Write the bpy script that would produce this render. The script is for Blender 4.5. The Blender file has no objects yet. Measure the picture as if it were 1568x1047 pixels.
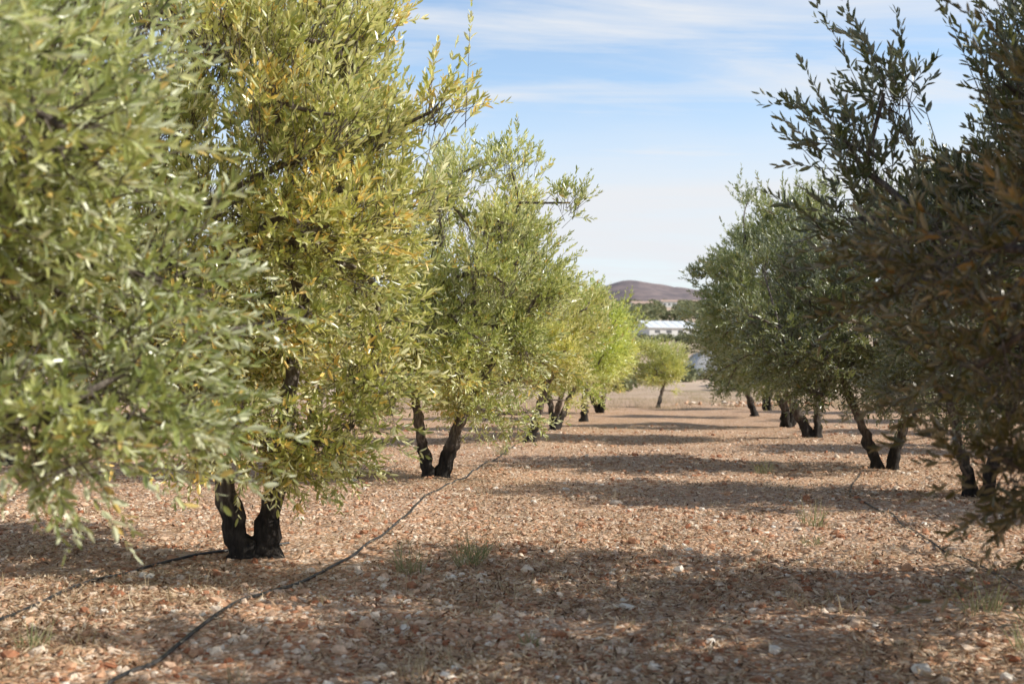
import bpy, math, random
import numpy as np
from mathutils import Vector

scene = bpy.context.scene
PI = math.pi
SUN_EL = math.radians(37); SUN_AZ = math.radians(100)   # azimuth clockwise from +Y

# ------------------------------------------------------------------ utils
def link(o, parent=None):
    scene.collection.objects.link(o)
    if parent is not None: o.parent = parent
    return o

def mesh_np(name, V, faces_flat, loop_tot, mat, attrs=None, smooth=False, parent=None):
    me = bpy.data.meshes.new(name)
    V = np.asarray(V, dtype=np.float32).reshape(-1, 3)
    faces_flat = np.asarray(faces_flat, dtype=np.int32).ravel()
    loop_tot = np.asarray(loop_tot, dtype=np.int32)
    me.vertices.add(len(V)); me.vertices.foreach_set("co", V.ravel())
    me.loops.add(len(faces_flat)); me.loops.foreach_set("vertex_index", faces_flat)
    st = np.zeros(len(loop_tot), dtype=np.int32); st[1:] = np.cumsum(loop_tot)[:-1]
    me.polygons.add(len(loop_tot)); me.polygons.foreach_set("loop_start", st)
    me.polygons.foreach_set("use_smooth", np.full(len(loop_tot), smooth, dtype=bool))
    me.update(calc_edges=True)
    if attrs:
        for k, a in attrs.items():
            at = me.attributes.new(k, 'FLOAT', 'POINT')
            at.data.foreach_set("value", np.asarray(a, dtype=np.float32))
    me.materials.append(mat)
    o = bpy.data.objects.new(name, me)
    return link(o, parent)

def hash2(ix, iy, seed):
    h = (ix.astype(np.int64) * 374761393 + iy.astype(np.int64) * 668265263 + seed * 1442695041) & 0x7fffffff
    h = ((h ^ (h >> 13)) * 1274126177) & 0x7fffffff
    h = h ^ (h >> 16)
    return (h & 0xffff) / 65535.0

def vnoise(x, y, s, seed=0):
    x = np.asarray(x, float) / s; y = np.asarray(y, float) / s
    ix = np.floor(x); iy = np.floor(y); fx = x - ix; fy = y - iy
    fx = fx * fx * (3 - 2 * fx); fy = fy * fy * (3 - 2 * fy)
    a = hash2(ix, iy, seed); b = hash2(ix + 1, iy, seed); c = hash2(ix, iy + 1, seed); d = hash2(ix + 1, iy + 1, seed)
    return (a * (1 - fx) + b * fx) * (1 - fy) + (c * (1 - fx) + d * fx) * fy - 0.5

def ground_h(x, y):
    x = np.asarray(x, float); y = np.asarray(y, float)
    base = np.interp(y, [-100, 75, 110, 220, 400, 1200, 2000, 4000], [0, 0, 1.8, 8.4, 23.0, 76, 110, 130])
    near = np.clip((60 - np.abs(y)) / 40, 0, 1)
    n = 0.10 * vnoise(x, y, 2.3, 1) + 0.05 * vnoise(x, y, 0.6, 2) * near
    n = n + (0.035 * vnoise(x, y, 0.22, 3) + 0.018 * vnoise(x, y, 0.1, 4)) * near
    far = np.clip((y - 100) / 200, 0, 1)
    n = n + far * 5 * vnoise(x, y, 120, 5)
    return base + n

def norm(a): return a / np.maximum(np.linalg.norm(a, axis=-1, keepdims=True), 1e-9)

# ------------------------------------------------------------------ materials
def new_mat(name):
    m = bpy.data.materials.new(name); m.use_nodes = True
    nt = m.node_tree; nt.nodes.clear()
    out = nt.nodes.new('ShaderNodeOutputMaterial')
    return m, nt, out

def N(nt, t, **kw):
    n = nt.nodes.new(t)
    for k, v in kw.items():
        if k.startswith('i_'): n.inputs[k[2:].replace('_', ' ')].default_value = v
        else: setattr(n, k, v)
    return n

def ramp(nt, src, stops, interp='LINEAR'):
    r = nt.nodes.new('ShaderNodeValToRGB'); r.color_ramp.interpolation = interp
    el = r.color_ramp.elements
    while len(el) < len(stops): el.new(0.5)
    for e, (p, c) in zip(el, stops):
        e.position = p; e.color = (c[0], c[1], c[2], 1) if len(c) == 3 else c
    nt.links.new(src, r.inputs[0]); return r

def mixc(nt, fac, a, b, mode='MIX'):
    m = nt.nodes.new('ShaderNodeMix'); m.data_type = 'RGBA'; m.blend_type = mode
    for idx, v in ((0, fac), (6, a), (7, b)):
        if isinstance(v, (int, float)): m.inputs[idx].default_value = v
        elif isinstance(v, tuple): m.inputs[idx].default_value = (*v, 1) if len(v) == 3 else v
        else: nt.links.new(v, m.inputs[idx])
    return m.outputs[2]

def leaf_material():
    m, nt, out = new_mat("olive_leaf")
    L = nt.links.new
    rnd = N(nt, 'ShaderNodeAttribute', attribute_name="rnd")
    old = N(nt, 'ShaderNodeAttribute', attribute_name="old")
    oi = N(nt, 'ShaderNodeObjectInfo')
    geo = N(nt, 'ShaderNodeNewGeometry')
    top = ramp(nt, rnd.outputs['Fac'], [(0, (0.09, 0.125, 0.045)), (0.5, (0.25, 0.29, 0.11)), (0.85, (0.46, 0.48, 0.22)), (1, (0.60, 0.59, 0.34))])
    und = ramp(nt, rnd.outputs['Fac'], [(0, (0.45, 0.48, 0.36)), (1, (0.77, 0.78, 0.64))])
    c = mixc(nt, geo.outputs['Backfacing'], top.outputs[0], und.outputs[0])
    oc = ramp(nt, rnd.outputs['Fac'], [(0, (0.38, 0.22, 0.07)), (1, (0.74, 0.58, 0.24))])
    c = mixc(nt, old.outputs['Fac'], c, oc.outputs[0])
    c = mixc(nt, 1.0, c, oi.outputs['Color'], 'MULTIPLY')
    p = N(nt, 'ShaderNodeBsdfPrincipled'); L(c, p.inputs['Base Color'])
    p.inputs['Roughness'].default_value = 0.32
    p.inputs['Specular IOR Level'].default_value = 0.9
    t = N(nt, 'ShaderNodeBsdfTranslucent')
    tc = mixc(nt, 0.45, c, (0.62, 0.67, 0.16))
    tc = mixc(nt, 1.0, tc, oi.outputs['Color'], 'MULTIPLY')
    L(tc, t.inputs['Color'])
    mx = N(nt, 'ShaderNodeMixShader'); mx.inputs[0].default_value = 0.26
    L(p.outputs[0], mx.inputs[1]); L(t.outputs[0], mx.inputs[2]); L(mx.outputs[0], out.inputs[0])
    return m

def bark_material():
    m, nt, out = new_mat("olive_bark"); L = nt.links.new
    tc = N(nt, 'ShaderNodeTexCoord'); sep = N(nt, 'ShaderNodeSeparateXYZ'); L(tc.outputs['Object'], sep.inputs[0])
    mp = N(nt, 'ShaderNodeMapping'); mp.inputs['Scale'].default_value = (1, 1, 0.3); L(tc.outputs['Object'], mp.inputs[0])
    n1 = N(nt, 'ShaderNodeTexNoise', i_Scale=22.0, i_Detail=8.0, i_Roughness=0.65); L(mp.outputs[0], n1.inputs['Vector'])
    n2 = N(nt, 'ShaderNodeTexNoise', i_Scale=5.0, i_Detail=3.0); L(tc.outputs['Object'], n2.inputs['Vector'])
    c = ramp(nt, n1.outputs[0], [(0.3, (0.04, 0.03, 0.024)), (0.5, (0.15, 0.12, 0.10)), (0.7, (0.38, 0.33, 0.28))])
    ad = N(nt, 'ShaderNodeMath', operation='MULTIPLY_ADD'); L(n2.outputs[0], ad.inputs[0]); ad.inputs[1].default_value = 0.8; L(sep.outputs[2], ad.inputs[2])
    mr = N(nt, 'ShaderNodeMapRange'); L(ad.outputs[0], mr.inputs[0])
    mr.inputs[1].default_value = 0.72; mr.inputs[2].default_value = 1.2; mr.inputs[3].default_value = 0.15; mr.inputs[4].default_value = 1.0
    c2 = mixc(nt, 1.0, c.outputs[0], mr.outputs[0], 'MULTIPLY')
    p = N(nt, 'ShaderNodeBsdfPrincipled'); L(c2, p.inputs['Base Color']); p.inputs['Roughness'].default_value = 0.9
    b = N(nt, 'ShaderNodeBump'); b.inputs['Strength'].default_value = 1.0; b.inputs['Distance'].default_value = 0.04
    L(n1.outputs[0], b.inputs['Height']); L(b.outputs[0], p.inputs['Normal']); L(p.outputs[0], out.inputs[0])
    return m

def ground_material():
    m, nt, out = new_mat("red_stony_soil"); L = nt.links.new
    tc = N(nt, 'ShaderNodeTexCoord')
    big = N(nt, 'ShaderNodeTexNoise', i_Scale=0.55, i_Detail=5.0, i_Roughness=0.6); L(tc.outputs['Object'], big.inputs['Vector'])
    med = N(nt, 'ShaderNodeTexNoise', i_Scale=7.0, i_Detail=9.0, i_Roughness=0.72); L(tc.outputs['Object'], med.inputs['Vector'])
    fine = N(nt, 'ShaderNodeTexNoise', i_Scale=60.0, i_Detail=6.0, i_Roughness=0.75); L(tc.outputs['Object'], fine.inputs['Vector'])
    vo = N(nt, 'ShaderNodeTexVoronoi', i_Scale=22.0); L(tc.outputs['Object'], vo.inputs['Vector'])
    vo2 = N(nt, 'ShaderNodeTexVoronoi', i_Scale=55.0); L(tc.outputs['Object'], vo2.inputs['Vector'])
    soil = ramp(nt, med.outputs[0], [(0.32, (0.27, 0.12, 0.06)), (0.5, (0.56, 0.33, 0.20)), (0.68, (0.82, 0.60, 0.43))])
    soil2 = ramp(nt, big.outputs[0], [(0.35, (0.84, 0.76, 0.68)), (0.65, (1.24, 1.22, 1.14))])
    c = mixc(nt, 1.0, soil.outputs[0], soil2.outputs[0], 'MULTIPLY')
    sv = N(nt, 'ShaderNodeSeparateColor'); L(vo.outputs['Color'], sv.inputs[0])
    peb = ramp(nt, sv.outputs[0], [(0, (0.32, 0.15, 0.085)), (0.5, (0.68, 0.47, 0.32)), (1, (0.88, 0.75, 0.60))])
    pm = ramp(nt, sv.outputs[1], [(0.45, (0, 0, 0)), (0.55, (0.75, 0.75, 0.75))])
    c = mixc(nt, pm.outputs[0], c, peb.outputs[0])
    sv2 = N(nt, 'ShaderNodeSeparateColor'); L(vo2.outputs['Color'], sv2.inputs[0])
    peb2 = ramp(nt, sv2.outputs[0], [(0, (0.17, 0.09, 0.055)), (0.6, (0.62, 0.42, 0.29)), (1, (0.88, 0.75, 0.60))])
    pm2 = ramp(nt, sv2.outputs[1], [(0.5, (0, 0, 0)), (0.6, (0.7, 0.7, 0.7))])
    c = mixc(nt, pm2.outputs[0], c, peb2.outputs[0])
    fr = ramp(nt, fine.outputs[0], [(0.3, (0.55, 0.55, 0.55)), (0.7, (1.3, 1.3, 1.3))])
    c = mixc(nt, 1.0, c, fr.outputs[0], 'MULTIPLY')
    sep = N(nt, 'ShaderNodeSeparateXYZ'); L(tc.outputs['Object'], sep.inputs[0])
    mr = N(nt, 'ShaderNodeMapRange'); L(sep.outputs[1], mr.inputs[0]); mr.inputs[1].default_value = 50; mr.inputs[2].default_value = 85
    fn = N(nt, 'ShaderNodeTexNoise', i_Scale=0.06, i_Detail=6.0, i_Roughness=0.65); L(tc.outputs['Object'], fn.inputs['Vector'])
    fc = ramp(nt, fn.outputs[0], [(0.36, (0.26, 0.23, 0.13)), (0.46, (0.48, 0.36, 0.26)), (0.62, (0.66, 0.51, 0.39))])
    c = mixc(nt, mr.outputs[0], c, fc.outputs[0])
    p = N(nt, 'ShaderNodeBsdfPrincipled'); L(c, p.inputs['Base Color']); p.inputs['Roughness'].default_value = 0.95
    p.inputs['Specular IOR Level'].default_value = 0.2
    b1 = N(nt, 'ShaderNodeBump'); b1.inputs['Strength'].default_value = 0.8; b1.inputs['Distance'].default_value = 0.03; b1.invert = True
    L(vo.outputs['Distance'], b1.inputs['Height'])
    b2 = N(nt, 'ShaderNodeBump'); b2.inputs['Strength'].default_value = 0.8; b2.inputs['Distance'].default_value = 0.02
    L(med.outputs[0], b2.inputs['Height']); L(b1.outputs[0], b2.inputs['Normal'])
    L(b2.outputs[0], p.inputs['Normal']); L(p.outputs[0], out.inputs[0])
    return m

def attr_material(name, stops, rough=0.9, transl=0.0, noise=None):
    m, nt, out = new_mat(name); L = nt.links.new
    rnd = N(nt, 'ShaderNodeAttribute', attribute_name="rnd")
    c = ramp(nt, rnd.outputs['Fac'], stops).outputs[0]
    p = N(nt, 'ShaderNodeBsdfPrincipled'); p.inputs['Roughness'].default_value = rough
    p.inputs['Specular IOR Level'].default_value = 0.25
    if noise:
        tc = N(nt, 'ShaderNodeTexCoord')
        n = N(nt, 'ShaderNodeTexNoise', i_Scale=noise, i_Detail=6.0, i_Roughness=0.7); L(tc.outputs['Object'], n.inputs['Vector'])
        r = ramp(nt, n.outputs[0], [(0.3, (0.65, 0.62, 0.6)), (0.7, (1.25, 1.25, 1.25))])
        c = mixc(nt, 1.0, c, r.outputs[0], 'MULTIPLY')
        b = N(nt, 'ShaderNodeBump'); b.inputs['Strength'].default_value = 0.5; b.inputs['Distance'].default_value = 0.01
        L(n.outputs[0], b.inputs['Height']); L(b.outputs[0], p.inputs['Normal'])
    L(c, p.inputs['Base Color'])
    if transl:
        t = N(nt, 'ShaderNodeBsdfTranslucent'); L(c, t.inputs[0])
        mx = N(nt, 'ShaderNodeMixShader'); mx.inputs[0].default_value = transl
        L(p.outputs[0], mx.inputs[1]); L(t.outputs[0], mx.inputs[2]); L(mx.outputs[0], out.inputs[0])
    else: L(p.outputs[0], out.inputs[0])
    return m

def noise_material(name, c0, c1, scale, rough=0.8):
    m, nt, out = new_mat(name); L = nt.links.new
    tc = N(nt, 'ShaderNodeTexCoord')
    n = N(nt, 'ShaderNodeTexNoise', i_Scale=scale, i_Detail=7.0, i_Roughness=0.65); L(tc.outputs['Object'], n.inputs['Vector'])
    c = ramp(nt, n.outputs[0], [(0.35, c0), (0.65, c1)])
    p = N(nt, 'ShaderNodeBsdfPrincipled'); p.inputs['Roughness'].default_value = rough
    L(c.outputs[0], p.inputs['Base Color']); L(p.outputs[0], out.inputs[0])
    return m

LEAF = leaf_material(); BARK = bark_material(); SOIL = ground_material()

# ------------------------------------------------------------------ tree builder
class Tubes:
    def __init__(s): s.V = []; s.F = []; s.n = 0
    def add(s, P, R, sides, rng, rough=0.0):
        P = np.asarray(P); T = norm(np.gradient(P, axis=0)); k = len(P)
        up = np.array([0.31, 0.93, 0.2]); A = norm(np.cross(T, up)); B = np.cross(T, A)
        ang = np.arange(sides) / sides * 2 * PI
        rr = np.asarray(R)[:, None] * np.ones((k, sides))
        if rough:
            lob = 1 + rough * (np.sin(ang[None, :] * 3 + rng.uniform(0, 6) + np.arange(k)[:, None] * 0.12) * 0.5 + np.sin(ang * 5 + rng.uniform(0, 6) + np.arange(k)[:, None] * 0.35) * 0.35)
            rr = rr * lob * (1 + rough * 0.5 * rng.uniform(-1, 1, (k, sides)))
        ring = P[:, None, :] + rr[:, :, None] * (np.cos(ang)[None, :, None] * A[:, None, :] + np.sin(ang)[None, :, None] * B[:, None, :])
        s.V.append(ring.reshape(-1, 3))
        i = np.arange(k - 1)[:, None] * sides; j = np.arange(sides)[None, :]; j2 = (j + 1) % sides
        q = np.stack([i + j, i + j2, i + sides + j2, i + sides + j], -1).reshape(-1, 4) + s.n
        s.F.append(q); s.n += k * sides

def bez(a, b, c, n):
    t = np.linspace(0, 1, n)[:, None]
    return (1 - t) ** 2 * a + 2 * t * (1 - t) * b + t * t * c

def crown_leaves(rng, S0, D, Ln, nl, leaf_len, clv, yellow):
    S = len(S0)
    t = (np.arange(nl) // 2 + 0.6) / (nl / 2)
    t = np.clip(t[None, :] + rng.uniform(-.05, .05, (S, nl)), 0.08, 1.0)
    droop = rng.uniform(0.0, 0.22, S)
    pos = S0[:, None, :] + D[:, None, :] * (Ln[:, None] * t)[:, :, None]
    pos[:, :, 2] -= droop[:, None] * Ln[:, None] * t ** 2
    tan = np.repeat(D[:, None, :], nl, 1).copy(); tan[:, :, 2] -= 2 * droop[:, None] * t; tan = norm(tan)
    r = rng.normal(size=(S, 3)); A = norm(np.cross(D, r)); B = np.cross(D, A)
    ph = (np.arange(nl) % 2) * PI + (np.arange(nl) // 2 % 2) * PI / 2
    ph = ph[None, :] + rng.uniform(-.5, .5, (S, nl))
    perp = np.cos(ph)[:, :, None] * A[:, None, :] + np.sin(ph)[:, :, None] * B[:, None, :]
    an = rng.uniform(0.45, 1.15, (S, nl)) * (1.15 - 0.65 * t)
    ld = norm(tan * np.cos(an)[:, :, None] + perp * np.sin(an)[:, :, None])
    ld[:, :, 2] += 0.22; ld = norm(ld)
    side = norm(np.cross(ld, tan + rng.normal(size=(S, nl, 3)) * 0.45))
    nrm = np.cross(side, ld)
    L = leaf_len * rng.uniform(0.6, 1.2, (S, nl)) * (1.05 - 0.35 * t)
    W = L * rng.uniform(0.11, 0.165, (S, nl))
    m = pos.reshape(-1, 3); ldr = ld.reshape(-1, 3); sd = side.reshape(-1, 3); nn = nrm.reshape(-1, 3)
    L = L.reshape(-1, 1); W = W.reshape(-1, 1)
    curl = rng.uniform(-0.1, 0.2, (len(m), 1)) * L
    fold = W * 0.35
    v0 = m
    v1 = m + ldr * L * 0.30 + sd * W + nn * (fold + curl * -0.2)
    v2 = m + ldr * L * 0.72 + sd * W * 0.85 + nn * (fold - curl * 0.5)
    v3 = m + ldr * L - nn * curl
    v4 = m + ldr * L * 0.72 - sd * W * 0.85 + nn * (fold - curl * 0.5)
    v5 = m + ldr * L * 0.30 - sd * W + nn * (fold + curl * -0.2)
    V = np.stack([v0, v1, v2, v3, v4, v5], 1)
    n = len(m)
    i = np.arange(n)[:, None] * 6
    F = np.concatenate([i + np.array([[0, 1, 2, 3]]), i + np.array([[0, 3, 4, 5]])], 1)
    rnd = np.clip(rng.uniform(0, 1, (S, nl)) * 0.45 + clv[:, None] * 0.55, 0, 1).ravel()
    old = (rng.uniform(0, 1, (S, nl)) < (0.02 + yellow * (clv[:, None] > 0.8) * 0.3)).astype(float).ravel()
    return V.reshape(-1, 3), F.ravel(), np.repeat(rnd, 6), np.repeat(old, 6)

def make_tree(seed, base, cc, rx, ry, ztop, zbot, stems=2, nclump=85, nshoot=36, nl=12, leaf=0.105,
              trunk_r=0.11, color=(1, 1, 1), yellow=0.0, sprigs=60, fork=0.35, bare_twig=True, extra=None, taper=0.0, sprig_len=(.35, .75), spread=0.06):
    rng = np.random.default_rng(seed)
    bz = float(ground_h(base[0], base[1])) - 0.03
    root = bpy.data.objects.new("olive_tree", None); root.empty_display_size = 0.3
    root.location = (base[0], base[1], bz); link(root)
    off = np.array([cc[0] - base[0], cc[1] - base[1], 0.0])
    zc = zbot + (ztop - zbot) * 0.45
    C = off + np.array([0, 0, zc]); ru = ztop - zc; rd = zc - zbot
    d = norm(rng.normal(size=(nclump, 3)))
    pw = 2.7
    q = d / (np.sum(np.abs(d) ** pw, 1) ** (1 / pw))[:, None]
    ph = rng.uniform(0, 6, 6)
    lump = 0.98 + 0.15 * np.sin(3 * np.arctan2(d[:, 1], d[:, 0]) + ph[0]) + 0.13 * np.sin(5 * d[:, 2] + 2 * d[:, 0] + ph[1])
    fr = rng.uniform(0.10, 1, nclump) ** 0.42
    rc = rng.uniform(0.15, 0.37, nclump) * min(1.0, rx / 1.7)
    R = np.stack([np.full(nclump, rx), np.full(nclump, ry), np.where(d[:, 2] > 0, ru, rd)], 1)
    R[:, :2] *= (1 + taper * q[:, 2:3] * -1)
    CP = C + q * (R - rc[:, None] * 0.9) * (fr * lump)[:, None]
    if extra is not None:
        e = np.array(extra, float); e[:, 0] -= base[0]; e[:, 1] -= base[1]
        CP = np.vstack([CP, e[:, :3]]); rc = np.concatenate([rc, e[:, 3]]); nclump = len(CP)
    CP[:, 2] = np.maximum(CP[:, 2], zbot + 0.1)
    clr = rng.uniform(0, 1, nclump)
    nsh = (nshoot * np.clip(rc / 0.29, 0.55, 1.45) ** 1.5).astype(int)
    ci = np.repeat(np.arange(nclump), nsh); k = len(ci)
    g = rng.normal(size=(k, 3)) * np.array([0.58, 0.58, 0.43])
    P = CP[ci] + g * rc[ci][:, None]
    outd = norm(P - C)
    up = np.where(P[:, 2] > zc, 0.8, 0.3)
    D = outd * 0.6 + norm(g) * 0.6 + rng.normal(size=(k, 3)) * 0.35; D[:, 2] += up; D = norm(D)
    Ln = rng.uniform(0.16, 0.38, k)
    if sprigs:
        topi = np.argsort(-(CP[:, 2] + 0.25 * np.linalg.norm((CP - C)[:, :2], axis=1)))[:max(6, nclump // 4)]
        s = rng.choice(topi, sprigs)
        Ps = CP[s] + rng.normal(size=(sprigs, 3)) * 0.16 * np.array([1, 1, .6]) + np.array([0, 0, 0.12])
        Ds = norm(norm(CP[s] - C) * 0.6 + rng.normal(size=(sprigs, 3)) * 0.3 + np.array([0, 0, 0.75]))
        P = np.vstack([P, Ps]); D = np.vstack([D, Ds]); Ln = np.concatenate([Ln, rng.uniform(*sprig_len, sprigs)])
        ci = np.concatenate([ci, s])
    clv = np.clip(clr[ci] + rng.uniform(-.15, .15, len(ci)), 0, 1)
    V, F, rnd, old = crown_leaves(rng, P, D, Ln, nl, leaf, clv, yellow)
    if sprigs:
        V2, F2, r2, o2 = crown_leaves(rng, P[-sprigs:], D[-sprigs:], Ln[-sprigs:], nl, leaf, clv[-sprigs:], yellow)
        F = np.concatenate([F, F2 + len(V)]); V = np.vstack([V, V2]); rnd = np.concatenate([rnd, r2]); old = np.concatenate([old, o2])
    crown = mesh_np("crown", V, F, np.full(len(F) // 4, 4), LEAF, {"rnd": rnd, "old": old}, parent=root)
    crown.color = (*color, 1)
    tb = Tubes()
    inner = []
    a0 = rng.uniform(-.5, .5)
    for i in range(stems):
        a = a0 + i * 2 * PI / stems + rng.uniform(-.3, .3)
        dirv = np.array([math.cos(a), math.sin(a) * 0.8, 0])
        tip = C * np.array([.7, .7, 0]) + dirv * rx * rng.uniform(0.28, 0.45) + np.array([0, 0, zc * rng.uniform(.72, .9)])
        b0 = dirv * trunk_r * 0.62 + np.array([0, 0, -0.12])
        mid = b0 * 1.1 + dirv * rx * spread + np.array([off[0] * .12, off[1] * .12, fork * 2.4])
        nseg = 26
        p = bez(b0, mid, tip, nseg)
        wob = np.cumsum(rng.normal(size=(nseg, 3)) * 0.013, axis=0); wob -= np.linspace(0, 1, nseg)[:, None] * wob[-1]
        p = p + wob; p[1:-1] += rng.normal(size=(nseg - 2, 3)) * 0.008
        tt = np.linspace(0, 1, nseg)
        r = trunk_r * (0.92 - 0.52 * tt) + trunk_r * 0.6 * np.exp(-tt * 16)
        r = r * (1 + 0.12 * np.sin(np.arange(nseg) * 0.9 + rng.uniform(0, 6)))
        tb.add(p, r * rng.uniform(.8, 1.05), 14, rng, 0.34)
        inner.append((p[-1], r[-1])); inner.append((p[16], r[16])); inner.append((p[12], r[12]))
    nodes = [q_ for q_, _ in inner]; parent = [-1] * len(nodes)
    order = np.argsort(np.linalg.norm(CP - C, axis=1))
    idx = []
    for o in order:
        A = np.array(nodes); dist = np.linalg.norm(A - CP[o], axis=1)
        cost = dist + 0.25 * (A[:, 2] > CP[o][2] + 0.3)
        j = int(np.argmin(cost)); nodes.append(CP[o]); parent.append(j); idx.append(len(nodes) - 1)
    cnt = np.ones(len(nodes))
    for q_ in range(len(nodes) - 1, len(inner) - 1, -1):
        cnt[parent[q_]] += cnt[q_]
    for q_ in idx:
        a = np.array(nodes[parent[q_]]); b = np.array(nodes[q_]); L = np.linalg.norm(b - a)
        m_ = (a + b) / 2 + rng.normal(size=3) * 0.09 * L + np.array([0, 0, 0.08 * L])
        r0 = min(0.011 + 0.0095 * math.sqrt(cnt[q_]), trunk_r * 0.5)
        tb.add(bez(a, m_, b, 6), np.linspace(r0, max(0.006, r0 * 0.6), 6), 6, rng, 0.1)
    TV = np.vstack(tb.V); TF = np.vstack(tb.F).ravel()
    if bare_twig:
        Pw, Dw, Lw = P, D, Ln
        A = norm(np.cross(Dw, rng.normal(size=Dw.shape))); B = np.cross(Dw, A); n = len(Pw)
        rings = []
        for f, rad in ((-0.7, 0.0045), (0.6, 0.002)):
            cpt = Pw + Dw * (Lw * f)[:, None]
            for a in (0, 2.1, 4.2):
                rings.append(cpt + rad * (math.cos(a) * A + math.sin(a) * B))
        W = np.stack(rings, 1).reshape(-1, 3)
        i = np.arange(n)[:, None] * 6 + len(TV)
        FW = np.concatenate([i + np.array([[0, 1, 4, 3]]), i + np.array([[1, 2, 5, 4]]), i + np.array([[2, 0, 3, 5]])], 1).ravel()
        TV = np.vstack([TV, W]); TF = np.concatenate([TF, FW])
    mesh_np("trunk", TV, TF, np.full(len(TF) // 4, 4), BARK, smooth=True, parent=root)
    return root

def clone_tree(src, base, rot, sc, color):
    r = bpy.data.objects.new("olive_tree", None); link(r)
    r.location = (base[0], base[1], float(ground_h(base[0], base[1])) - 0.03); r.rotation_euler = (0, 0, rot); r.scale = sc
    for c in src.children:
        o = bpy.data.objects.new(c.name.split('.')[0], c.data); o.color = (*color, 1); link(o, r)
    return r

GR_LIT = (1.22, 1.22, 1.05); YG_LIT = (1.45, 1.36, 1.04); DK_SHADE = (0.46, 0.47, 0.46)  # leaf tints with light painted in: sunlit brightening left, shade darkening right
# left row (near -> far)
L0 = make_tree(11, (-3.6, 4.5), (-3.15, 4.7), 1.8, 1.7, 4.8, 1.2, nclump=112, nshoot=44, nl=14, color=GR_LIT, yellow=0.2, leaf=0.088,
               extra=[(-1.6, 4.7, 1.5, .26), (-1.75, 4.6, 1.3, .28), (-1.5, 4.9, 1.9, .28), (-1.7, 4.7, 2.3, .28), (-2.1, 4.5, 1.2, .26), (-1.45, 4.9, 1.25, .22), (-2.3, 4.4, 1.1, .24), (-1.9, 4.6, 1.1, .26), (-1.65, 4.8, 1.08, .24), (-2.0, 4.9, 2.9, .3)])
L1 = make_tree(22, (-2.13, 9.68), (-2.6, 9.7), 1.85, 1.8, 5.3, 0.85, nclump=145, nshoot=42, color=YG_LIT, yellow=0.8, trunk_r=0.125, sprigs=110, spread=0.035,
               extra=[(-1.35, 9.4, 4.0, .28), (-1.5, 9.5, 4.4, .26), (-1.3, 9.4, 4.25, .2), (-1.35, 9.5, 3.6, .3), (-1.3, 9.3, 1.15, .3), (-1.6, 9.2, 1.0, .28), (-1.2, 9.4, 1.5, .3), (-1.15, 9.5, 1.9, .3), (-1.15, 9.5, 2.3, .3), (-1.25, 9.5, 2.8, .3), (-2.1, 8.9, 1.2, .28), (-1.9, 9.0, 1.0, .26), (-2.5, 8.9, 1.0, .28), (-1.4, 9.4, .95, .2)])
L2 = make_tree(33, (-1.12, 16.9), (-1.05, 17.0), 1.85, 1.9, 4.75, 0.62, nclump=145, nshoot=40, color=(1.38, 1.34, 1.05), yellow=0.3, trunk_r=0.125, sprigs=80, sprig_len=(.3, .55), taper=-.12, spread=0.04,
               extra=[(0.5, 16.9, 3.1, .3), (0.3, 16.8, 3.5, .28), (0.6, 16.9, 2.7, .3), (0.75, 16.9, 2.9, .2), (-2.1, 16.8, 4.3, .35), (-2.5, 16.9, 4.2, .35), (-2.9, 16.9, 4.0, .35), (-2.7, 17, 3.6, .35), (-2.8, 17, 2.9, .35), (-2.6, 17, 2.2, .35), (-2.5, 17, 1.5, .35), (-2.1, 17, 1.1, .35), (-0.3, 16.3, .95, .3)])
L3 = make_tree(44, (0.28, 25.4), (0.55, 25.4), 1.7, 1.6, 3.8, 0.85, stems=1, nclump=85, nshoot=36, nl=12, leaf=.115, color=YG_LIT, yellow=0.1, bare_twig=False, sprigs=40, trunk_r=.13)
L4 = make_tree(55, (1.16, 31.5), (1.6, 31.5), 1.7, 1.6, 4.0, 0.8, stems=3, nclump=85, nshoot=36, nl=12, leaf=0.125, color=(1.4, 1.42, 0.85), bare_twig=False, sprigs=40)
# right row; dark tints put the crowns' shaded side into the leaf colour
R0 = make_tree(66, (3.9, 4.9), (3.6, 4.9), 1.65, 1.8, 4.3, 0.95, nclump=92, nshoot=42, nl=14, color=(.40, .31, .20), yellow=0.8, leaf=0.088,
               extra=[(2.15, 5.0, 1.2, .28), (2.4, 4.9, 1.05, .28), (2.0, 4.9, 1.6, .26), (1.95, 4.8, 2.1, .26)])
R1 = make_tree(77, (4.1, 8.5), (4.5, 7.7), 1.95, 2.0, 4.7, 0.9, nclump=100, nshoot=38, color=DK_SHADE, yellow=0.2, sprigs=80, taper=-0.05,
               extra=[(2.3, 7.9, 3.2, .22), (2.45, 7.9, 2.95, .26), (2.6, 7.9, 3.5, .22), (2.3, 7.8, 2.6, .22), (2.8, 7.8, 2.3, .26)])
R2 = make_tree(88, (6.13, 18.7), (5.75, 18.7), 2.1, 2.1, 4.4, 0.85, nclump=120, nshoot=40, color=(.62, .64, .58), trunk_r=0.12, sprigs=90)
R3 = make_tree(99, (7.16, 26.9), (6.2, 26.9), 2.0, 2.0, 6.0, 0.8, nclump=130, nshoot=42, leaf=0.12, color=(.85, .87, .75), trunk_r=0.14, sprigs=110, bare_twig=False)
clone_tree(R2, (5.75, 14.1), 2.4, (.86, .86, .95), (.58, .58, .53))
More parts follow.
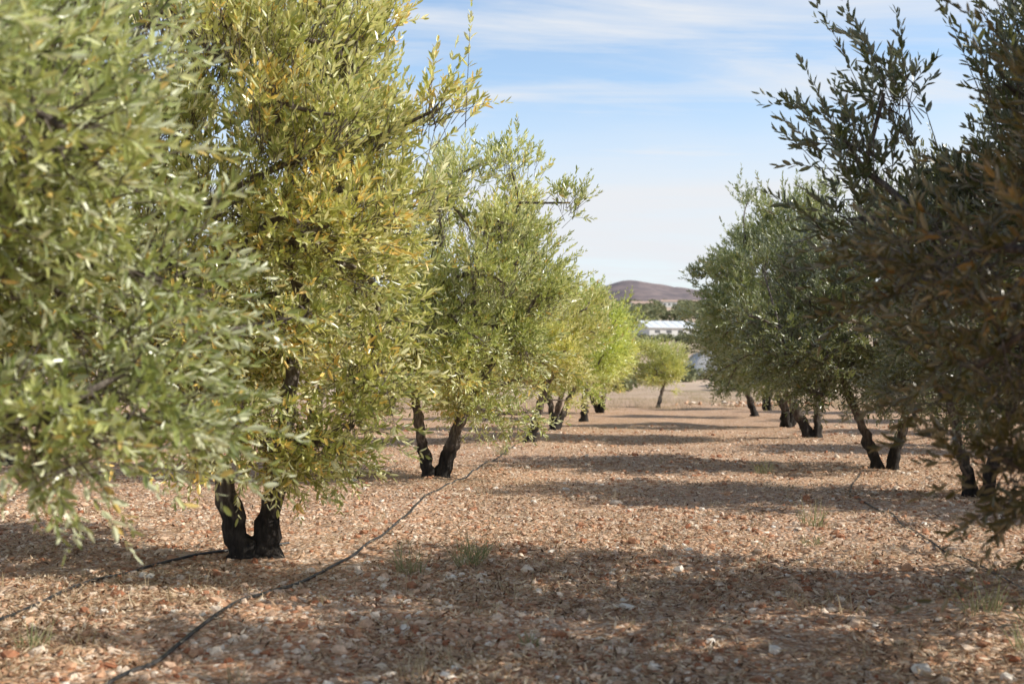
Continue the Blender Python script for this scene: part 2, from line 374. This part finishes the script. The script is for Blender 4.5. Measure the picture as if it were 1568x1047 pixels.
# farther trees share geometry; tints paint left row sunlit, right row shaded
clone_tree(L3, (2.35, 38.0), 1.3, (1.2, 1.2, 1.15), (1.4, 1.38, .88))
clone_tree(L4, (3.6, 45.8), 2.9, (1.15, 1.15, 0.95), YG_LIT)
clone_tree(L3, (6.8, 54.0), 0.4, (0.95, 0.95, 0.88), (1.35, 1.3, .95))
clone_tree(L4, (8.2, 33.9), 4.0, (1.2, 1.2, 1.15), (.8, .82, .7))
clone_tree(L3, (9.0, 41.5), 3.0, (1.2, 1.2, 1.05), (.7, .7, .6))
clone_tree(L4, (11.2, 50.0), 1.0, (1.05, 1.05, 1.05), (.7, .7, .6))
for i, (x, y) in enumerate([(-9.3, 10.5), (-8.3, 18.7), (-7.2, 26.5), (-6.0, 34.5), (-4.8, 43), (-3.0, 52), (-14.5, 30), (-12, 40), (-15, 20),
                            (13.2, 21.5), (14.3, 29.5), (15.4, 37.5), (17, 46), (20.5, 27), (21.5, 36), (10.5, 11.5), (18.5, 17), (23, 47)]):
    src = (L3, L4)[i % 2]
    s = 1.2 + 0.12 * math.sin(i * 2.3)
    clone_tree(src, (x, y), i * 1.7, (s, s, s * 1.05), (1.3, 1.26, .98) if x < 0 else (.8, .8, .7))  # outer rows: same leaf, painted sunlit on the left, shaded on the right

# ------------------------------------------------------------------ ground
xs = np.concatenate([-np.geomspace(3000, 30, 26), np.linspace(-28, -9.3, 60), np.arange(-9, 9, 0.06), np.linspace(9.3, 28, 60), np.geomspace(30, 3000, 26)])
ys = np.concatenate([np.linspace(-120, 0, 30), np.linspace(0.5, 3.8, 12), np.arange(4.0, 16, 0.06), np.arange(16, 30, 0.14), np.arange(30, 75, 0.5), np.geomspace(76, 4000, 90)])
X, Y = np.meshgrid(xs, ys)
Z = ground_h(X, Y)
nx, ny = len(xs), len(ys)
i = (np.arange(ny - 1)[:, None] * nx + np.arange(nx - 1)[None, :]).ravel()
F = np.stack([i, i + 1, i + nx + 1, i + nx], 1)
mesh_np("ground", np.stack([X, Y, Z], -1), F, np.full(len(F), 4), SOIL, smooth=True)

# ------------------------------------------------------------------ gravel
rng = np.random.default_rng(5)
t = (1 + 5 ** .5) / 2
ICO = norm(np.array([(-1, t, 0), (1, t, 0), (-1, -t, 0), (1, -t, 0), (0, -1, t), (0, 1, t), (0, -1, -t), (0, 1, -t), (t, 0, -1), (t, 0, 1), (-t, 0, -1), (-t, 0, 1)], float))
ICF = np.array([(0, 11, 5), (0, 5, 1), (0, 1, 7), (0, 7, 10), (0, 10, 11), (1, 5, 9), (5, 11, 4), (11, 10, 2), (10, 7, 6), (7, 1, 8), (3, 9, 4), (3, 4, 2), (3, 2, 6), (3, 6, 8), (3, 8, 9), (4, 9, 5), (2, 4, 11), (6, 2, 10), (8, 6, 7), (9, 8, 1)])
def rocks(name, x, y, size, mat, sink=0.25, flat=0.6, zadd=None):
    n = len(x)
    z = ground_h(x, y)
    if zadd is not None: z = z + zadd
    sc = size[:, None] * rng.uniform(0.6, 1.25, (n, 3)); sc[:, 2] *= flat
    V = ICO[None] * (1 + rng.uniform(-.28, .28, (n, 12, 1))) * sc[:, None, :]
    a = rng.uniform(0, 2 * PI, n); ca, sa = np.cos(a)[:, None], np.sin(a)[:, None]
    tl = rng.uniform(-.5, .5, n); ct, stt = np.cos(tl)[:, None], np.sin(tl)[:, None]
    vx, vy, vz = V[..., 0], V[..., 1], V[..., 2]
    vx, vz = vx * ct - vz * stt, vx * stt + vz * ct
    vx, vy = vx * ca - vy * sa, vx * sa + vy * ca
    V = np.stack([vx + x[:, None], vy + y[:, None], vz + (z + sc[:, 2] * sink)[:, None]], -1)
    F = (ICF[None] + (np.arange(n) * 12)[:, None, None]).ravel()
    return mesh_np(name, V, F, np.full(n * 20, 3), mat, {"rnd": np.repeat(rng.uniform(0, 1, n), 12)})
STONE = attr_material("limestone_gravel", [(0, (0.36, 0.14, 0.07)), (0.35, (0.61, 0.37, 0.23)), (0.7, (0.77, 0.58, 0.43)), (0.92, (0.85, 0.72, 0.58)), (1, (0.86, 0.80, 0.71))], noise=30)
n = 72000
u = rng.uniform(0, 1, n)
y = 4.5 * (34 / 4.5) ** (u ** 0.9)
x = rng.uniform(-1, 1, n) * (y * 0.5 + 1.5) + 0.05 * y
size = 0.006 + 0.034 * rng.beta(1.2, 6, n) * 1.8
size *= (0.85 + y * 0.02)
keep = vnoise(x, y, 0.9, 21) + 0.8 * vnoise(x, y, 0.3, 22) > -0.04 + rng.uniform(-.35, .35, n)
rocks("gravel", x[keep], y[keep], size[keep], STONE)
n = 480
y = 5 * (30 / 5) ** rng.uniform(0, 1, n); x = rng.uniform(-1, 1, n) * (y * 0.5 + 1)
rocks("loose_stones", x, y, rng.uniform(0.025, 0.06, n), STONE, sink=0.3)
n = 120
x = 12.5 + rng.normal(size=n) * 1.8; y = 57 + rng.normal(size=n) * .5
rocks("stone_pile", x, y, rng.uniform(.06, .18, n), STONE, zadd=rng.uniform(0, .15, n))

# ------------------------------------------------------------------ fallen leaves / straw
def litter(name, n, mat, lmin, lmax, wr, tilt):
    u = rng.uniform(0, 1, n); y = 4.5 * (28 / 4.5) ** u; x = rng.uniform(-1, 1, n) * (y * 0.5 + 1.5) + .05 * y
    k = vnoise(x, y, 1.4, 31) + .5 * vnoise(x, y, .35, 32) > rng.uniform(-.5, .3, n); x, y = x[k], y[k]; n = len(x)
    z = ground_h(x, y) + rng.uniform(0.004, 0.026, n)
    a = rng.uniform(0, 2 * PI, n); tz = rng.normal(size=n) * tilt
    d = norm(np.stack([np.cos(a), np.sin(a), tz], 1)); s = norm(np.cross(d, np.stack([rng.normal(size=n) * .4, rng.normal(size=n) * .4, np.ones(n)], 1)))
    L = rng.uniform(lmin, lmax, n)[:, None]; W = L * wr; P = np.stack([x, y, z], 1)
    nz = np.cross(s, d)
    V = np.stack([P - d * L * .5, P + s * W, P + d * L * .5 + nz * L * .1, P - s * W], 1)
    F = (np.arange(n)[:, None] * 4 + np.arange(4)).ravel()
    mesh_np(name, V, F, np.full(n, 4), mat, {"rnd": np.repeat(rng.uniform(0, 1, n), 4)})
LIT = attr_material("dead_leaf", [(0, (0.09, 0.05, 0.03)), (0.4, (0.33, 0.20, 0.115)), (0.75, (0.64, 0.47, 0.31)), (1, (0.86, 0.73, 0.55))], transl=0.15)
STR = attr_material("straw", [(0, (0.34, 0.23, 0.12)), (1, (0.82, 0.69, 0.48))], transl=0.2)
litter("fallen_leaves", 115000, LIT, 0.035, 0.080, 0.14, 0.4)
litter("straw_litter", 60000, STR, 0.05, 0.15, 0.025, 0.35)

def tufts(name, cen, mat, nb, h0, h1, spread):
    Vs = []; R = []
    for (cx, cy, s) in cen:
        n = int(nb * s); a = rng.uniform(0, 2 * PI, n); r = spread * s * np.sqrt(rng.uniform(0, 1, n))
        bx, by = cx + r * np.cos(a), cy + r * np.sin(a); bz = ground_h(bx, by) - .005
        lean = rng.uniform(.1, .9, n); H = rng.uniform(h0, h1, n) * s
        d = np.stack([np.cos(a + rng.normal(size=n)) * lean, np.sin(a + rng.normal(size=n)) * lean, np.ones(n)], 1); d = norm(d)
        sd = norm(np.cross(d, rng.normal(size=(n, 3)))) * 0.003
        P = np.stack([bx, by, bz], 1); T = P + d * H[:, None]; T[:, 2] -= lean * H * .25; M = P + d * H[:, None] * .55
        Vs.append(np.stack([P - sd, P + sd, M + sd * .8, M - sd * .8, T + sd * .15, T - sd * .15], 1)); R.append(np.repeat(rng.uniform(0, 1, n), 6))
    V = np.concatenate(Vs).reshape(-1, 3); n = len(V) // 6
    i = np.arange(n)[:, None] * 6
    F = np.concatenate([i + np.array([[0, 1, 2, 3]]), i + np.array([[3, 2, 4, 5]])], 1).ravel()
    mesh_np(name, V, F, np.full(n * 2, 4), mat, {"rnd": np.concatenate(R)})
GRASS = attr_material("dry_grass", [(0, (0.28, 0.23, 0.12)), (0.5, (0.50, 0.40, 0.25)), (1, (0.70, 0.58, 0.40))], transl=0.3)
WEED = attr_material("green_weed", [(0, (0.16, 0.20, 0.08)), (1, (0.46, 0.43, 0.24))], transl=0.3)
cen = [(-0.35, 9.3, 1.0), (-0.3, 9.6, .9), (-0.8, 8.9, .9), (3.0, 11.4, 1.0), (2.7, 10.3, .6), (3.0, 7.3, 1.0), (3.25, 7.0, .9), (-2.6, 6.2, .7), (3.9, 17.6, 1.1), (-.2, 21.5, 1.1), (.1, 6.6, .4), (2.9, 6.4, .8)]
tufts("green_weeds", cen, WEED, 60, 0.10, 0.36, 0.12)
cen = []
for _ in range(420):
    yy = 5 * (60 / 5) ** rng.uniform(0, 1); xx = rng.uniform(-1, 1) * (yy * .5 + 1)
    cen.append((xx, yy, rng.uniform(.3, .75)))
tufts("dry_grass", cen, GRASS, 16, 0.08, 0.24, 0.14)
cen = []
for _ in range(700):
    yy = rng.uniform(48, 84); cen.append((rng.uniform(-6, 34), yy, rng.uniform(.8, 1.8)))
tufts("dry_meadow", cen, GRASS, 40, 0.08, 0.26, 0.3)

# ------------------------------------------------------------------ irrigation hoses
HOSE, nt_, out_ = new_mat("black_polythene")
p_ = nt_.nodes.new('ShaderNodeBsdfPrincipled'); tc_ = nt_.nodes.new('ShaderNodeTexCoord'); nz_ = nt_.nodes.new('ShaderNodeTexNoise'); nz_.inputs['Scale'].default_value = 14
nt_.links.new(tc_.outputs['Object'], nz_.inputs['Vector'])
r_ = ramp(nt_, nz_.outputs[0], [(0.4, (0.018, 0.02, 0.024)), (0.7, (0.09, 0.08, 0.075))]); nt_.links.new(r_.outputs[0], p_.inputs['Base Color'])
p_.inputs['Roughness'].default_value = 0.45; nt_.links.new(p_.outputs[0], out_.inputs[0])
def hose(pts, r=0.012):
    pts = np.array(pts, float)
    s = np.concatenate([[0], np.cumsum(np.linalg.norm(np.diff(pts, axis=0), axis=1))])
    q = np.linspace(0, s[-1], int(s[-1] / .08) + 2)
    x = np.interp(q, s, pts[:, 0]); y = np.interp(q, s, pts[:, 1])
    ker = np.ones(9) / 9
    x[4:-4] = np.convolve(x, ker, 'valid'); y[4:-4] = np.convolve(y, ker, 'valid')
    x = x + 0.05 * vnoise(q, q * 0 + 3.3, .8, 7)
    z = ground_h(x, y); z[2:-2] = np.convolve(z, np.ones(5) / 5, 'valid'); z = z + r + .006
    tb = Tubes(); tb.add(np.stack([x, y, z], 1), np.full(len(x), r), 8, rng)
    mesh_np("irrigation_hose", np.vstack(tb.V), np.vstack(tb.F).ravel(), np.full(len(np.vstack(tb.F)), 4), HOSE, smooth=True)
hose([(-2.0, 3.5), (-1.9, 5.5), (-1.83, 6.6), (-1.72, 7.9), (-1.47, 9.0), (-1.21, 10.9), (-1.08, 13), (-.9, 15.4), (-.6, 17.5), (.2, 25), (1.2, 33)])
hose([(-3.4, 5.5), (-3.1, 7.2), (-3.1, 8.3), (-3.03, 9.1), (-2.5, 9.9), (-2.0, 10.3)])
hose([(3.3, 6.0), (3.55, 8.2), (3.65, 9.7), (4.0, 12), (4.15, 14.1), (5.5, 18)], r=.008)

# ------------------------------------------------------------------ hill
hx = np.linspace(-1600, 2200, 320); hy = np.linspace(1350, 2900, 70)
HX, HY = np.meshgrid(hx, hy)
def hill_h(x, y):
    prof = np.exp(-((y - 2100) / 420.) ** 2)
    r = 108 + 28 * np.exp(-np.abs((x - 205) / 75.) ** 1.5) + 12 * np.exp(-((x - 60) / 160.) ** 2) + 20 * np.exp(-((x - 340) / 170.) ** 2) + 12 * np.exp(-((x + 400) / 300.) ** 2)
    r = r + 12 * vnoise(x, y * 0.3, 160, 41) + 7 * vnoise(x, y, 60, 42) + 5 * vnoise(x, y, 25, 43)
    return (r + 12) * prof + 10
HZ = hill_h(HX, HY)
nx, ny = len(hx), len(hy)
i = (np.arange(ny - 1)[:, None] * nx + np.arange(nx - 1)[None, :]).ravel()
HILL = noise_material("heath_hillside", (0.13, 0.11, 0.12), (0.26, 0.20, 0.19), 0.035, 1.0)
mesh_np("hill", np.stack([HX, HY, HZ], -1), np.stack([i, i + 1, i + nx + 1, i + nx], 1), np.full(len(i), 4), HILL, smooth=True)

# ------------------------------------------------------------------ distant trees
def blob_trees(name, cen, mat, nper):
    n = len(cen) * nper; cen = np.array(cen); c = np.repeat(cen, nper, 0)
    d = norm(rng.normal(size=(n, 3))); rr = rng.uniform(.3, 1, n) ** .5
    P = np.stack([c[:, 0] + d[:, 0] * c[:, 2] * rr, c[:, 1] + d[:, 1] * c[:, 2] * rr, ground_h(c[:, 0], c[:, 1]) + c[:, 3] * (.5 + .5 * d[:, 2] * rr)], 1)
    a = norm(rng.normal(size=(n, 3))); b = norm(np.cross(a, rng.normal(size=(n, 3)))); s = (c[:, 2] * .2 * rng.uniform(.6, 1.4, n))[:, None]
    V = np.stack([P - a * s, P + b * s * .5, P + a * s, P - b * s * .5], 1)
    mesh_np(name, V, np.arange(n * 4), np.full(n, 4), mat, {"rnd": np.repeat(rng.uniform(0, 1, n), 4)})
FAR = attr_material("distant_foliage", [(0, (0.14, 0.16, 0.08)), (1, (0.34, 0.34, 0.19))], transl=.2)
cen = []
for _ in range(300): 
    yy = rng.uniform(300, 560); cen.append((rng.uniform(-.2, .6) * yy, yy, rng.uniform(2, 4.5), rng.uniform(3, 6)))
for _ in range(400):
    yy = rng.uniform(600, 1500); cen.append((rng.uniform(-.2, .6) * yy, yy, rng.uniform(3, 7), rng.uniform(3, 6)))
blob_trees("distant_trees", cen, FAR, 160)
cen = []
for _ in range(150):
    yy = rng.uniform(82, 160); cen.append((rng.uniform(-.1, .5) * yy, yy, rng.uniform(.5, 1.3), rng.uniform(.6, 1.4)))
for _ in range(30):
    cen.append((rng.uniform(22, 42), rng.uniform(200, 212), rng.uniform(.8, 1.5), rng.uniform(1.0, 1.7)))
blob_trees("scrub_bushes", cen, FAR, 200)

# ------------------------------------------------------------------ buildings
WHITE = noise_material("white_wall", (0.62, 0.61, 0.58), (0.78, 0.77, 0.74), 0.8)
ROOFW = noise_material("white_metal_roof", (0.66, 0.70, 0.74), (0.80, 0.82, 0.84), 0.5, 0.5)
DARK = noise_material("dark_opening", (0.10, 0.105, 0.11), (0.18, 0.185, 0.19), 1.0)
TILE = noise_material("roof_tile", (0.40, 0.28, 0.22), (0.52, 0.38, 0.30), 3.0)
FILM = noise_material("greenhouse_film", (0.60, 0.62, 0.64), (0.78, 0.80, 0.81), 0.6, 0.45)
STEEL = noise_material("galvanised_steel", (0.3, 0.31, 0.32), (0.42, 0.43, 0.44), 3.0, 0.5)

def box(name, c, s, mat, parent):
    x, y, z = [v / 2 for v in s]
    V = np.array([(-x, -y, -z), (x, -y, -z), (x, y, -z), (-x, y, -z), (-x, -y, z), (x, -y, z), (x, y, z), (-x, y, z)]) + np.array(c)
    F = [0, 3, 2, 1, 4, 5, 6, 7, 0, 1, 5, 4, 1, 2, 6, 5, 2, 3, 7, 6, 3, 0, 4, 7]
    return mesh_np(name, V, F, [4] * 6, mat, parent=parent)
def gable(name, w, d, h, rise, mat, parent, over=.3, thick=.12):
    x = w / 2 + over; y = d / 2 + over
    prof = [(-y, h - .05), (0, h + rise), (y, h - .05), (y, h - .05 + thick), (0, h + rise + thick), (-y, h - .05 + thick)]
    V = [(-x, a, b) for a, b in prof] + [(x, a, b) for a, b in prof]
    F = []; lt = []
    for k in range(6):
        k2 = (k + 1) % 6; F += [k, k2, k2 + 6, k + 6]; lt.append(4)
    F += [0, 1, 4, 5, 1, 2, 3, 4, 6, 11, 10, 7, 7, 10, 9, 8]; lt += [4] * 4
    return mesh_np(name, V, F, lt, mat, parent=parent)
def building(name, x, y, w, d, h, rise, rot, wall, roof, nwin, ribs=0, door=True):
    e = bpy.data.objects.new(name, None); e.location = (x, y, float(ground_h(x, y)) - .3); e.rotation_euler = (0, 0, rot); link(e)
    box("walls", (0, 0, h / 2), (w, d, h), wall, e)
    V = [(-w / 2, -d / 2, h), (-w / 2, d / 2, h), (-w / 2, 0, h + rise - .05), (w / 2, -d / 2, h), (w / 2, d / 2, h), (w / 2, 0, h + rise - .05)]
    mesh_np("gable_ends", V, [0, 2, 1, 3, 4, 5], [3, 3], wall, parent=e)
    gable("roof", w, d, h, rise, roof, e)
    for k in range(nwin):
        wx = -w / 2 + w * (k + .7) / (nwin + .4)
        box("window", (wx, -d / 2 - .01, h * .6), (w / nwin * .4, .06, h * .3), DARK, e)
    if door: box("door", (w / 2 - w / (nwin + 1) * .35, -d / 2 - .02, h * .36), (min(1.1, w * .1), .06, h * .7), DARK, e)
    for k in range(ribs):
        wx = -w / 2 + w * (k + .5) / ribs
        sl = math.atan2(rise, d / 2)
        r = box("roof_rib", (0, 0, 0), (.1, d / 2 / math.cos(sl), .1), STEEL, e)
        r.location = (wx, -d / 4, h + rise / 2 + .12); r.rotation_euler = (sl, 0, 0)
    return e
building("white_warehouse", 31, 230, 11, 9, 1.9, 1.5, 0.3, WHITE, ROOFW, 4, ribs=6)
hs = [(150, 1130, 9, .2), (168, 1180, 11, -.3), (142, 1230, 10, .4), (176, 1090, 8, .1), (185, 1240, 12, -.2), (158, 1290, 10, 0), (120, 1120, 9, .3), (198, 1150, 9, .5), (64, 560, 10, .2), (110, 800, 10, .1)]
for (x, y, w, r) in hs:
    building("white_house", x, y, w * 1.1, w * .7, 4.5, 1.5, r, WHITE, TILE, 3)

def tunnel(x, y, w, l, h, rot):
    e = bpy.data.objects.new("greenhouse_tunnel", None); e.location = (x, y, float(ground_h(x, y)) - .15); e.rotation_euler = (0, 0, rot); link(e)
    n = 14; a = np.linspace(0, PI, n); ys_ = np.linspace(-l / 2, l / 2, 9)
    V = np.array([[(w / 2 * math.cos(t_), yy, h * math.sin(t_) ** .8) for t_ in a] for yy in ys_]).reshape(-1, 3)
    i = (np.arange(8)[:, None] * n + np.arange(n - 1)[None]).ravel()
    mesh_np("film_cover", V, np.stack([i, i + 1, i + n + 1, i + n], 1), np.full(len(i), 4), FILM, smooth=True, parent=e)
    for s_, yy in ((0, -l / 2), (1, l / 2)):
        mesh_np("end_panel", [(w / 2 * math.cos(t_), yy, h * math.sin(t_) ** .8) for t_ in a], list(range(n)), [n], FILM, parent=e)
    for yy in ys_:
        tb = Tubes(); tb.add(np.array([((w / 2 + .03) * math.cos(t_), yy, (h + .03) * math.sin(t_) ** .8) for t_ in a]), np.full(n, .035), 6, rng)
        mesh_np("hoop", np.vstack(tb.V), np.vstack(tb.F).ravel(), np.full(len(np.vstack(tb.F)), 4), STEEL, parent=e)
    box("door", (0, -l / 2 - .04, h * .4), (1.2, .06, h * .8), DARK, e)
tunnel(19.3, 108, 5.0, 22, 2.5, -0.1)
tunnel(25.0, 109, 5.2, 22, 2.9, -0.1)

# ------------------------------------------------------------------ world
w = bpy.data.worlds.new("World"); scene.world = w; w.use_nodes = True
nt = w.node_tree; nt.nodes.clear(); L = nt.links.new
out = nt.nodes.new('ShaderNodeOutputWorld'); bg = nt.nodes.new('ShaderNodeBackground'); bg.inputs[1].default_value = 0.135
sky = nt.nodes.new('ShaderNodeTexSky'); sky.sky_type = 'NISHITA'; sky.sun_disc = False
sky.sun_elevation = SUN_EL; sky.sun_rotation = SUN_AZ; sky.air_density = 1.0; sky.dust_density = 0.6; sky.ozone_density = 1.1
tc = N(nt, 'ShaderNodeTexCoord'); sep = N(nt, 'ShaderNodeSeparateXYZ'); L(tc.outputs['Generated'], sep.inputs[0])
za = N(nt, 'ShaderNodeMath', operation='MAXIMUM'); L(sep.outputs[2], za.inputs[0]); za.inputs[1].default_value = 0.0
zb = N(nt, 'ShaderNodeMath', operation='ADD'); L(za.outputs[0], zb.inputs[0]); zb.inputs[1].default_value = 0.14
ux = N(nt, 'ShaderNodeMath', operation='DIVIDE'); L(sep.outputs[0], ux.inputs[0]); L(zb.outputs[0], ux.inputs[1])
uy = N(nt, 'ShaderNodeMath', operation='DIVIDE'); L(sep.outputs[1], uy.inputs[0]); L(zb.outputs[0], uy.inputs[1])
cmb = N(nt, 'ShaderNodeCombineXYZ'); L(ux.outputs[0], cmb.inputs[0]); L(uy.outputs[0], cmb.inputs[1])
def cloud(rot, scl, loc, scale, rough, dist):
    mp = N(nt, 'ShaderNodeMapping'); mp.inputs['Rotation'].default_value = (0, 0, math.radians(rot)); mp.inputs['Scale'].default_value = scl; mp.inputs['Location'].default_value = loc
    L(cmb.outputs[0], mp.inputs[0])
    c = N(nt, 'ShaderNodeTexNoise', i_Scale=scale, i_Detail=10.0, i_Roughness=rough, i_Distortion=dist); L(mp.outputs[0], c.inputs['Vector'])
    return c
c1 = cloud(-22, (0.6, 1.3, 1), (1.3, 0.2, 0), 1.1, 0.55, 1.1)
c2 = cloud(-32, (0.7, 3.4, 1), (4.3, 2.6, 0), 1.2, 0.64, 0.8)
cr1 = ramp(nt, c1.outputs[0], [(0.38, (0.06, 0.06, 0.06)), (0.54, (0.40, 0.40, 0.40)), (0.70, (0.8, 0.8, 0.8))])
cr2 = ramp(nt, c2.outputs[0], [(0.44, (0, 0, 0)), (0.72, (0.65, 0.65, 0.65))])
ca = N(nt, 'ShaderNodeMath', operation='ADD'); ca.use_clamp = True; L(cr1.outputs[0], ca.inputs[0]); L(cr2.outputs[0], ca.inputs[1])
hz = N(nt, 'ShaderNodeMapRange', interpolation_type='SMOOTHSTEP'); L(sep.outputs[2], hz.inputs[0])
hz.inputs[1].default_value = 0.27; hz.inputs[2].default_value = 0.14; hz.inputs[3].default_value = 0.0; hz.inputs[4].default_value = 0.92
mxm = N(nt, 'ShaderNodeMath', operation='MAXIMUM'); L(ca.outputs[0], mxm.inputs[0])
hm = N(nt, 'ShaderNodeMath', operation='MULTIPLY_ADD'); L(c1.outputs[0], hm.inputs[0]); hm.inputs[1].default_value = 1.4; hm.inputs[2].default_value = 0.25
hh = N(nt, 'ShaderNodeMath', operation='MULTIPLY'); L(hz.outputs[0], hh.inputs[0]); L(hm.outputs[0], hh.inputs[1]); hh.use_clamp = True
L(hh.outputs[0], mxm.inputs[1])
# sky gain: lower band boosted, overhead kept dimmer to limit fill light
lowr = N(nt, 'ShaderNodeMapRange', interpolation_type='SMOOTHSTEP'); L(sep.outputs[2], lowr.inputs[0])
lowr.inputs[1].default_value = 0.60; lowr.inputs[2].default_value = 0.35
skb0 = mixc(nt, lowr.outputs[0], (0.9, 0.9, 0.9), (1.6, 1.62, 1.6))
skb = mixc(nt, 1.0, sky.outputs[0], skb0, 'MULTIPLY')
mfac = N(nt, 'ShaderNodeMath', operation='MULTIPLY_ADD'); L(lowr.outputs[0], mfac.inputs[0]); mfac.inputs[1].default_value = .8; mfac.inputs[2].default_value = .2
mm = N(nt, 'ShaderNodeMath', operation='MULTIPLY'); L(mxm.outputs[0], mm.inputs[0]); L(mfac.outputs[0], mm.inputs[1])
c = mixc(nt, mm.outputs[0], skb, (6.2, 6.4, 6.7))
L(c, bg.inputs[0]); L(bg.outputs[0], out.inputs[0])

# ------------------------------------------------------------------ sun
sd = bpy.data.lights.new("sun", 'SUN'); sd.energy = 5.0; sd.angle = math.radians(0.5); sd.color = (1.0, 0.95, 0.85)
so = bpy.data.objects.new("sun", sd); link(so)
to_sun = Vector((math.sin(SUN_AZ) * math.cos(SUN_EL), math.cos(SUN_AZ) * math.cos(SUN_EL), math.sin(SUN_EL)))
so.rotation_euler = to_sun.to_track_quat('Z', 'Y').to_euler(); so.location = to_sun * 50

# ------------------------------------------------------------------ camera
cd = bpy.data.cameras.new("camera"); cam = bpy.data.objects.new("camera", cd); link(cam)
cd.lens = 40; cd.sensor_width = 36; cd.clip_end = 9000; cd.clip_start = 0.05
cam.location = (0, 0, 1.5); cam.rotation_euler = (math.radians(91.7), 0, 0)
cd.dof.use_dof = True; cd.dof.focus_distance = 12.5; cd.dof.aperture_fstop = 2.0
scene.camera = cam
scene.view_settings.view_transform = 'Standard'; scene.view_settings.look = 'None'; scene.view_settings.exposure = 0
